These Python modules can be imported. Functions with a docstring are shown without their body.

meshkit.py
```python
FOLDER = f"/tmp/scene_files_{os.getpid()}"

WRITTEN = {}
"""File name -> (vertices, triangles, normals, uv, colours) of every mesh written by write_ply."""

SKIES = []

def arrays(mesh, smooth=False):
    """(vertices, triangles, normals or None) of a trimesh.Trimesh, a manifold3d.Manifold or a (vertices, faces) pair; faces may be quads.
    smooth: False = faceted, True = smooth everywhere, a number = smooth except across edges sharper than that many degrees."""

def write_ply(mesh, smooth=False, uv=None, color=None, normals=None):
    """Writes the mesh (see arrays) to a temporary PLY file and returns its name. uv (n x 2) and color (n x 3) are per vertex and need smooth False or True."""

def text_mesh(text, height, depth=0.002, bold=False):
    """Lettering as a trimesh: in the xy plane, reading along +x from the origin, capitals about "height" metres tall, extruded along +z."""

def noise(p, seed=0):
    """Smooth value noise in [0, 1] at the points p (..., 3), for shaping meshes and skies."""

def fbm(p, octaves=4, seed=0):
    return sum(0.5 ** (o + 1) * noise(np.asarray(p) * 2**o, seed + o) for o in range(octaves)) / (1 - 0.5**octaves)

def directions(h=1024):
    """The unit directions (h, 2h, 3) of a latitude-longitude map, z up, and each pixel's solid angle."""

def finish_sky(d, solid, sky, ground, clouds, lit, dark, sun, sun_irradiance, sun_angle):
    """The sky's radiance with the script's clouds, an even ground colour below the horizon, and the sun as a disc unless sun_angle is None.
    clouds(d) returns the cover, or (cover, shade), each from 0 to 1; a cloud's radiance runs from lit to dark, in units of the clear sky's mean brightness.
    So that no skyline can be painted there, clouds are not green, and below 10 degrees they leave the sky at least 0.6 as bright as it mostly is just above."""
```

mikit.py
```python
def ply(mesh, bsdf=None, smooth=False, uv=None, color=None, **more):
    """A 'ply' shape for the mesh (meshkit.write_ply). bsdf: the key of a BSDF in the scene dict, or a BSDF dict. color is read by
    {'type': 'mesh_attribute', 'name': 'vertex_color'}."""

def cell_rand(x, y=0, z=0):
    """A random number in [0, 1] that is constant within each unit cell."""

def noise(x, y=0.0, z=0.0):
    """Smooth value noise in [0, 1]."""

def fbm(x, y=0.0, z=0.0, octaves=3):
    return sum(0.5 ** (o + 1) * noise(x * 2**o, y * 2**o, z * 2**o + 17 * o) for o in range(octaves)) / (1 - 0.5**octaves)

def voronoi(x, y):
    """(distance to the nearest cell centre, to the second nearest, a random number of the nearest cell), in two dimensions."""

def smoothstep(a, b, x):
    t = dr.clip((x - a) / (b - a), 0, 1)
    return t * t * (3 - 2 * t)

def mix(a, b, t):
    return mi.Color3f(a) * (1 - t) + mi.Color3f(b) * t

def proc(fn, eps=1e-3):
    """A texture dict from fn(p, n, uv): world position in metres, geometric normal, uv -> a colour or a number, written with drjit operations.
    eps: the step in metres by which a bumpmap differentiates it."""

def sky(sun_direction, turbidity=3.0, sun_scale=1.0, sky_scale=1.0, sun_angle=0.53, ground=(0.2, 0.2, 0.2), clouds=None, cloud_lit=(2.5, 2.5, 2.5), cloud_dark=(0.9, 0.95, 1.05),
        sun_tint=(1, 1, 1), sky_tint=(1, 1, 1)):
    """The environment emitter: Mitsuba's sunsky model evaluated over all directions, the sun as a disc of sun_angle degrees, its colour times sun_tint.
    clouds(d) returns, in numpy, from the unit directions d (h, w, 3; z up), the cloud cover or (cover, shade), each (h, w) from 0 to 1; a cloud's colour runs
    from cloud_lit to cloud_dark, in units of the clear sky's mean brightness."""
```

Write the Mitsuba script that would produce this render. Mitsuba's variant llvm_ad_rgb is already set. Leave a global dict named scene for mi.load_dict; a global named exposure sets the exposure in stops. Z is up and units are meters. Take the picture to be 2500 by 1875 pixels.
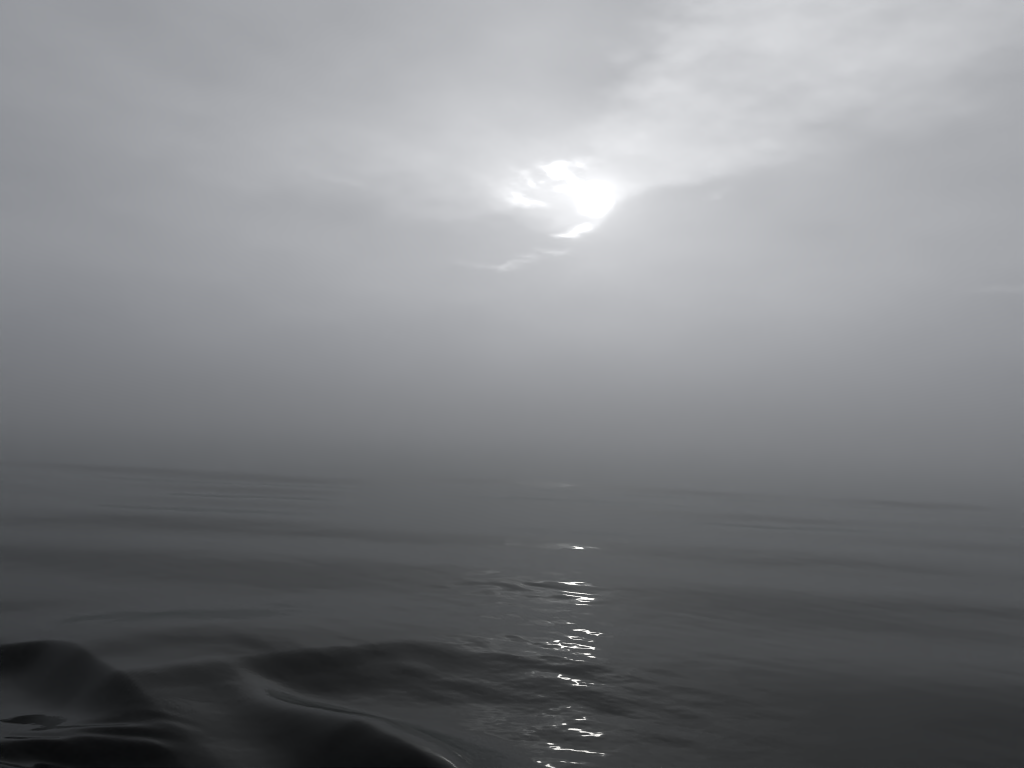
import numpy as np, mitsuba as mi, mikit, meshkit
from scipy.interpolate import PchipInterpolator
from scipy.ndimage import gaussian_filter1d
from scipy.spatial import cKDTree

# ---------------------------------------------------------------- camera (held about 2 m above the water, rolled 2.6 degrees)
CAM_H, PITCH, ROLL, HFOV = 2.0, np.radians(3.0), np.radians(2.6), 67.0
fwd = np.array([0.0, np.cos(PITCH), np.sin(PITCH)])
right = np.array([1.0, 0.0, 0.0])
up = np.array([0.0, -np.sin(PITCH), np.cos(PITCH)]) * np.cos(ROLL) - right * np.sin(ROLL)
eye = np.array([0.0, 0.0, CAM_H])
scene = {}
WATER_R, FOG_HALF, FOG_LOW, FOG_TOP = 1500.0, 1560.0, -1.0, 9.0


def fog_density():
    """Sea fog: thick in the distance, thinner in the patch of clearer air round the boat, thinning out upwards."""
    nz, nxy = 12, 420
    z, y, x = np.meshgrid((np.arange(nz) + 0.5) / nz * (FOG_TOP - FOG_LOW) + FOG_LOW, *[((np.arange(nxy) + 0.5) / nxy * 2 - 1) * FOG_HALF] * 2, indexing="ij")
    r = np.hypot(x + 2.0, y - 8.0)
    t, h = np.clip((r - 3.0) / 15.0, 0, 1), np.clip((z - 2.5) / (FOG_TOP - 2.5), 0, 1)
    patch = 0.5 + 1.0 * meshkit.fbm(np.stack([x / 90, y / 90, z / 40], -1), 3, 61)
    return mi.VolumeGrid((FOG_SIGMA * (0.07 + 0.93 * t * t * (3 - 2 * t)) * (1 - h * h * (3 - 2 * h)) * patch)[..., None].astype(np.float32))


FOG_SIGMA = 0.024
fog_box = mi.ScalarTransform4f().translate([-FOG_HALF, -FOG_HALF, FOG_LOW]).scale([2 * FOG_HALF, 2 * FOG_HALF, FOG_TOP - FOG_LOW])
scene["fog_air"] = {"type": "heterogeneous", "albedo": {"type": "rgb", "value": [0.985, 0.987, 0.99]},
                    "sigma_t": {"type": "gridvolume", "grid": fog_density(), "to_world": fog_box, "filter_type": "trilinear", "wrap_mode": "clamp"},
                    "phase": {"type": "hg", "g": 0.86}}
scene["camera"] = {"type": "perspective", "fov": HFOV, "fov_axis": "x", "near_clip": 0.05, "far_clip": 9000.0,
                   "to_world": mi.ScalarTransform4f().look_at(origin=eye.tolist(), target=(eye + fwd).tolist(), up=up.tolist()),
                   "medium": {"type": "ref", "id": "fog_air"}}
exposure = 1.3

# ---------------------------------------------------------------- sky: a veiled low sun over broken stratus
SUN_AZ, SUN_EL = np.radians(5.57), np.radians(16.56)
SUN = np.array([np.sin(SUN_AZ) * np.cos(SUN_EL), np.cos(SUN_AZ) * np.cos(SUN_EL), np.sin(SUN_EL)])
CLEAR_MEAN = 0.0604 * 2 ** exposure        # what one unit of cloud brightness shows as
LIT, DARK = np.array([0.995, 0.997, 1.0]) * 8.0 / CLEAR_MEAN, np.array([0.93, 0.99, 1.125]) * 0.16 / CLEAR_MEAN


def sstep(a, b, x):
    t = np.clip((x - a) / (b - a), 0, 1)
    return t * t * (3 - 2 * t)


def sky_brightness(d):
    az, el = np.degrees(np.arctan2(d[..., 0], d[..., 1])), np.degrees(np.arcsin(np.clip(d[..., 2], -1, 1)))
    th = np.degrees(np.arccos(np.clip(d @ SUN, -1, 1)))
    q = d * np.array([1, 1, 2.2])
    f1 = meshkit.fbm(q * 5.5, 5, 11) - 0.5
    f2 = meshkit.fbm(q * 14, 5, 23) - 0.5
    f3 = meshkit.fbm(q * 42, 5, 31) - 0.5
    u, v = az - 5.57, el - 16.56
    # the veil: brightest towards the sun, dim away from it, dimmer towards the sea
    veil = 0.06 + 0.52 * np.exp(-th / 50.0)
    veil = veil * (0.63 + 0.37 * sstep(-3, 13, el)) * (1 + 0.24 * f1 + 0.08 * f2) * (1 + 0.06 * sstep(2, 26, az) * sstep(70, 30, az))
    # the lower bank of stratus and the ragged edge of its top
    edge = np.interp(az, [-180, -60, -35, -25, -19, -11, -5, -1, 2, 3.4, 4.8, 6.0, 7.0, 8.0, 9.5, 13, 16, 22, 28, 34, 60, 180],
                     [20, 19, 18.4, 17.3, 16.8, 16.3, 16.0, 15.6, 14.8, 14.1, 13.9, 14.6, 16.0, 16.9, 17.3, 17.8, 18.6, 19.9, 21.2, 23.0, 34, 32])
    near = np.exp(-(u / 12.0) ** 2)
    wid = 0.35 + 2.6 * (1 - np.exp(-((az - 9) / 11.0) ** 2))
    e = el - edge + 2.4 * f2 * (0.15 + 0.85 * (1 - near)) + 0.8 * f3
    above = sstep(-wid, wid * 1.3, e)
    open_right = sstep(4.5, 12.0, az + 0.3 * (23 - el) + 9 * f2) * (1 - 0.6 * sstep(26, 46, az + 10 * f1))
    open_left = sstep(8, 0, az) * np.exp(-np.clip(e, 0, None) / 5.0) * np.exp(-np.clip(-az - 3, 0, None) / 13.0)
    thin = above * (0.17 * (0.75 + 0.045 * np.clip(el - 16, 0, 14)) * open_right * np.exp(-th / 90) + 0.25 * open_left) * (1 + 1.0 * f2 + 0.55 * f3)
    # the aureole in the thin cloud around the sun
    au = np.exp(-(th / 3.0) ** 1.2)
    glow = 0.22 * au * (0.45 + 0.55 * sstep(-1.2, 1.4, e)) + 0.10 * np.exp(-th / 9.0) + 1.6 * np.exp(-(th * (1 + 0.5 * f3) / 0.99) ** 4) + 0.11 * np.exp(-(th / 2.1) ** 1.8) + 0.11 * np.exp(-(((u + 3.0) / 5.0) ** 2 + ((v - 0.8) / 2.6) ** 2)) * sstep(-1.5, 1.0, e)
    # torn bright shreds left of the sun and below it
    ridge = 1 - np.abs(2 * meshkit.fbm(np.stack([az * 0.42 + 0.30 * v + 1.0 * f2, el * 1.05 + 1.1 * f3, az * 0 + 3], -1), 3, 47) - 1) * 2.3
    ridge = np.clip(ridge, 0, 1) ** 2.5 * np.clip(0.6 + 4.0 * f2 + 2.5 * f3, 0, 1.6)
    zone = np.exp(-(((u + 3.2) / 2.9) ** 2 + ((v - 0.7) / 1.7) ** 2))
    shreds = 0.9 * ridge * zone * sstep(-0.8, 0.6, e)
    for (fa, fe, sa, se, tilt, amp) in ((-0.35, 11.75, 1.0, 0.24, 0.10, 0.30), (2.6, 12.9, 0.9, 0.16, -0.08, 0.34), (0.8, 12.35, 0.7, 0.15, -0.12, 0.28),
                                        (4.7, 14.5, 0.8, 0.24, 0.30, 1.4), (3.5, 14.05, 0.7, 0.15, 0.05, 1.2), (2.5, 18.5, 0.6, 0.36, 0.1, 2.4), (3.6, 19.0, 1.6, 0.18, 0.15, 0.5), (1.0, 17.4, 0.5, 0.22, -0.3, 0.35), (-3.0, 11.7, 2.0, 0.25, 0.04, 0.10),
                                        (32.5, 9.8, 1.6, 0.28, -0.05, 0.12), (15.0, 17.2, 0.9, 0.20, 0.25, 0.06), (-14, 16.9, 2.4, 0.30, -0.15, 0.06)):
        a_, e_ = az - fa + 1.5 * f3, el - fe - tilt * (az - fa) + 1.3 * f3
        shreds = shreds + amp * np.exp(-(a_ / sa) ** 2 - (e_ / se) ** 2) * (0.45 + 0.9 * ridge)
    return veil + thin + glow + shreds


def clouds(d):
    b = sky_brightness(d)
    lit, dark = LIT.mean() * CLEAR_MEAN, DARK.mean() * CLEAR_MEAN
    return np.ones(b.shape), np.clip((lit - b) / (lit - dark), 0, 1)


scene["sky"] = mikit.sky(SUN.tolist(), turbidity=3, sun_scale=0.0035, sun_angle=1.5, sun_tint=(0.8, 1.08, 2.0), ground=(0.03, 0.03, 0.03),
                         clouds=clouds, cloud_lit=LIT.tolist(), cloud_dark=DARK.tolist())

# ---------------------------------------------------------------- the water: one sheet to the horizon
labels = {}
rng = np.random.default_rng(7)


def wave_set(n, lmin, lmax, spread, slope, mean_dir=0.0):
    """n sine waves: wavelength, direction (0 = travelling along y), phase, height, so that their slopes together have this rms (degrees)."""
    lam = np.exp(np.linspace(np.log(lmin), np.log(lmax), n)) * rng.uniform(0.92, 1.08, n)
    ang = np.radians(mean_dir + rng.normal(0, spread, n))
    amp = np.tan(np.radians(slope)) * np.sqrt(2.0 / n) * lam / (2 * np.pi)
    return list(zip(lam, ang, rng.uniform(0, 2 * np.pi, n), amp))


SWELL = wave_set(18, 3.0, 14.0, 12, 1.25, 1)
LAM, TURN = 3.4, np.radians(6)               # the swell that stands out, one of its crests 10.4 m away
SWELL.append((LAM, TURN, np.pi / 2 - 2 * np.pi / LAM * (0.3 * np.sin(TURN) + 10.4 * np.cos(TURN)), 0.018))
CHOP = wave_set(14, 0.9, 2.4, 20, 0.45, 6)
MICRO = wave_set(24, 0.06, 0.14, 42, 0.9, 0)
RIPPLE = wave_set(26, 0.22, 0.8, 34, 1.9, 3)


def crest(points):
    """A smooth crest line through (x, y, height) points: samples, their normals on the side away from the camera, heights."""
    p = np.array(points, float)
    t = np.concatenate([[0], np.cumsum(np.hypot(*np.diff(p[:, :2], axis=0).T))])
    c = PchipInterpolator(t, p)(np.linspace(0, t[-1], 900))
    c[:, :2] = gaussian_filter1d(c[:, :2], 22, axis=0, mode="nearest")
    g = np.gradient(c[:, :2], axis=0)
    nrm = np.stack([-g[:, 1], g[:, 0]], -1) / np.hypot(*g.T)[:, None]
    return cKDTree(c[:, :2]), c, nrm


# the waves off the boat's bow, running from the left to the lower right: (crest line, width of the near face, width of the far side)
BOW_WAVES = [
    (crest([(-8.5, 7.0, 0.0), (-6.5, 6.6, 0.05), (-4.6, 6.22, 0.08), (-4.0, 6.29, 0.12), (-3.6, 6.28, 0.18), (-3.05, 5.90, 0.25), (-2.62, 5.42, 0.24), (-2.3, 5.08, 0.15), (-1.95, 4.75, 0.07), (-1.4, 4.25, 0.03), (-0.8, 3.7, 0.0)]), 0.22, 1.5),
    (crest([(-4.6, 4.7, 0.0), (-3.6, 4.62, 0.03), (-2.85, 4.58, 0.06), (-2.4, 4.62, 0.10), (-2.08, 4.56, 0.11), (-1.75, 4.34, 0.08), (-1.4, 4.0, 0.05), (-0.9, 3.5, 0.0)]), 0.13, 0.9),
    (crest([(-2.3, 5.9, 0.0), (-1.9, 5.6, 0.03), (-1.47, 5.25, 0.10), (-1.07, 4.92, 0.19), (-0.73, 4.55, 0.27), (-0.42, 4.18, 0.29), (-0.12, 3.8, 0.23), (0.25, 3.3, 0.12), (0.8, 2.7, 0.0)]), 0.29, 0.5),
    (crest([(-3.4, 7.0, 0.0), (-2.7, 6.9, 0.04), (-1.9, 6.75, 0.08), (-1.3, 6.4, 0.07), (-0.8, 5.9, 0.02), (-0.3, 5.3, 0.0)]), 0.8, 2.0),
]


def bow_wave(x, y):
    z = np.zeros_like(x)
    near = (np.hypot(x, y) < 14) & (y > -2)
    p = np.stack([x[near], y[near]], -1)
    p = p + 0.10 * (np.stack([meshkit.noise(np.column_stack([p * 0.9, p[:, 0] * 0 + k]), 3 + k) for k in (0, 1)], -1) - 0.5)
    for (tree, c, nrm), front, back in BOW_WAVES:
        i = tree.query(p, workers=-1)[1]
        n = ((p - c[i, :2]) * nrm[i]).sum(-1)
        z[near] += c[i, 2] * np.where(n < 0, np.exp(-(n / front) ** 2), np.exp(-(n / (back * (0.3 + 0.7 * c[i, 2] / c[:, 2].max()))) ** 2))
    # short ripples on the water next to the hull
    u = p[:, 1] + 0.22 * p[:, 0] + 0.12 * meshkit.noise(np.column_stack([p * [0.9, 2.0], p[:, 0] * 0]), 71)
    side = sstep(5.0, 4.5, p[:, 1] + 0.25 * np.abs(p[:, 0] + 2.3)) * sstep(-1.6, -2.2, p[:, 0])
    z[near] += side * (0.009 * np.sin(2 * np.pi * u / 0.21) + 0.003 * np.sin(2 * np.pi * (u * 1.8 + 0.3 * p[:, 0]) / 0.23))
    return z


def height(x, y, step):
    z = np.zeros_like(x)
    gust = 0.5 + meshkit.noise(np.stack([x * 0.35, y * 0.2, x * 0], -1), 5)
    pack = 0.35 + 1.3 * meshkit.noise(np.stack([x * 0.07, y * 0.09, x * 0], -1), 9)
    # a breath of wind ruffles a patch in front of the boat; elsewhere the sea is silky
    paw = gust * (0.25 + 0.8 * np.exp(-(((x - 0.7) / 2.0) ** 2 + ((y - 6.5) / 4.5) ** 2)))
    for group, k in ((SWELL, pack), (CHOP, gust), (RIPPLE, paw), (MICRO, paw)):
        for lam, a, ph, amp in group:
            wgt = sstep(2.2, 5.0, lam / step)
            z += amp * k * wgt * np.sin(2 * np.pi / lam * (x * np.sin(a) + y * np.cos(a)) + ph)
    return z + bow_wave(x, y)


def water_sheet():
    r = np.concatenate([np.geomspace(0.4, 3.0, 40)[:-1], 1 / np.linspace(1 / 3.0, 1 / 60.0, 900), np.geomspace(60, WATER_R, 120)[1:]])
    a = np.concatenate([np.linspace(-44, 44, 1150), np.linspace(44, 316, 170)[1:-1]])
    a = np.radians(a)
    dr = np.gradient(r)
    R, A = np.meshgrid(r, a, indexing="ij")
    step = np.broadcast_to(np.maximum(dr, 0)[:, None], R.shape)
    X, Y = R * np.sin(A), R * np.cos(A)
    Z = height(X, Y, step)
    v = np.stack([X, Y, Z], -1).reshape(-1, 3)
    n, m = R.shape
    i, j = np.meshgrid(np.arange(n - 1), np.arange(m), indexing="ij")
    p, q = i * m + j, i * m + (j + 1) % m
    f = np.stack([p, q + m, p + m, p, q, q + m], -1).reshape(-1, 6)
    c, j = len(v), np.arange(m)
    v = np.vstack([v, [[0, 0, 0]]])
    return v, np.vstack([f.reshape(-1, 3), np.stack([np.full(m, c), (j + 1) % m, j], -1)])


# a mirror with water's Fresnel curve over a lightless deep: a few per cent of the light goes down and does not come back
scene["water_surface"] = {"type": "blendbsdf", "weight": 0.03,
                          "mirror": {"type": "conductor", "eta": 1.16, "k": 0.0, "specular_reflectance": {"type": "rgb", "value": [0.87, 0.89, 0.885]}},
                          "deep": {"type": "null"}}
scene["water"] = mikit.ply(water_sheet(), "water_surface", smooth=True)
labels["water"] = {"label": "dark calm sea with gentle swell, sun glitter and a bow wave at lower left", "category": "water", "kind": "structure"}

# ---------------------------------------------------------------- the fog that lies on the water
scene["haze"] = {"type": "cube", "to_world": mi.ScalarTransform4f().translate([0, 0, 0.5 * (FOG_LOW + FOG_TOP)]).scale([FOG_HALF, FOG_HALF, 0.5 * (FOG_TOP - FOG_LOW)]),
                 "bsdf": {"type": "null"}, "interior": {"type": "ref", "id": "fog_air"}}
labels["haze"] = {"label": "pale grey fog lying low over the sea and hiding the horizon", "category": "fog", "kind": "stuff"}
labels["sky"] = {"label": "overcast grey sky with the sun glowing through thin cloud", "category": "sky", "kind": "structure"}
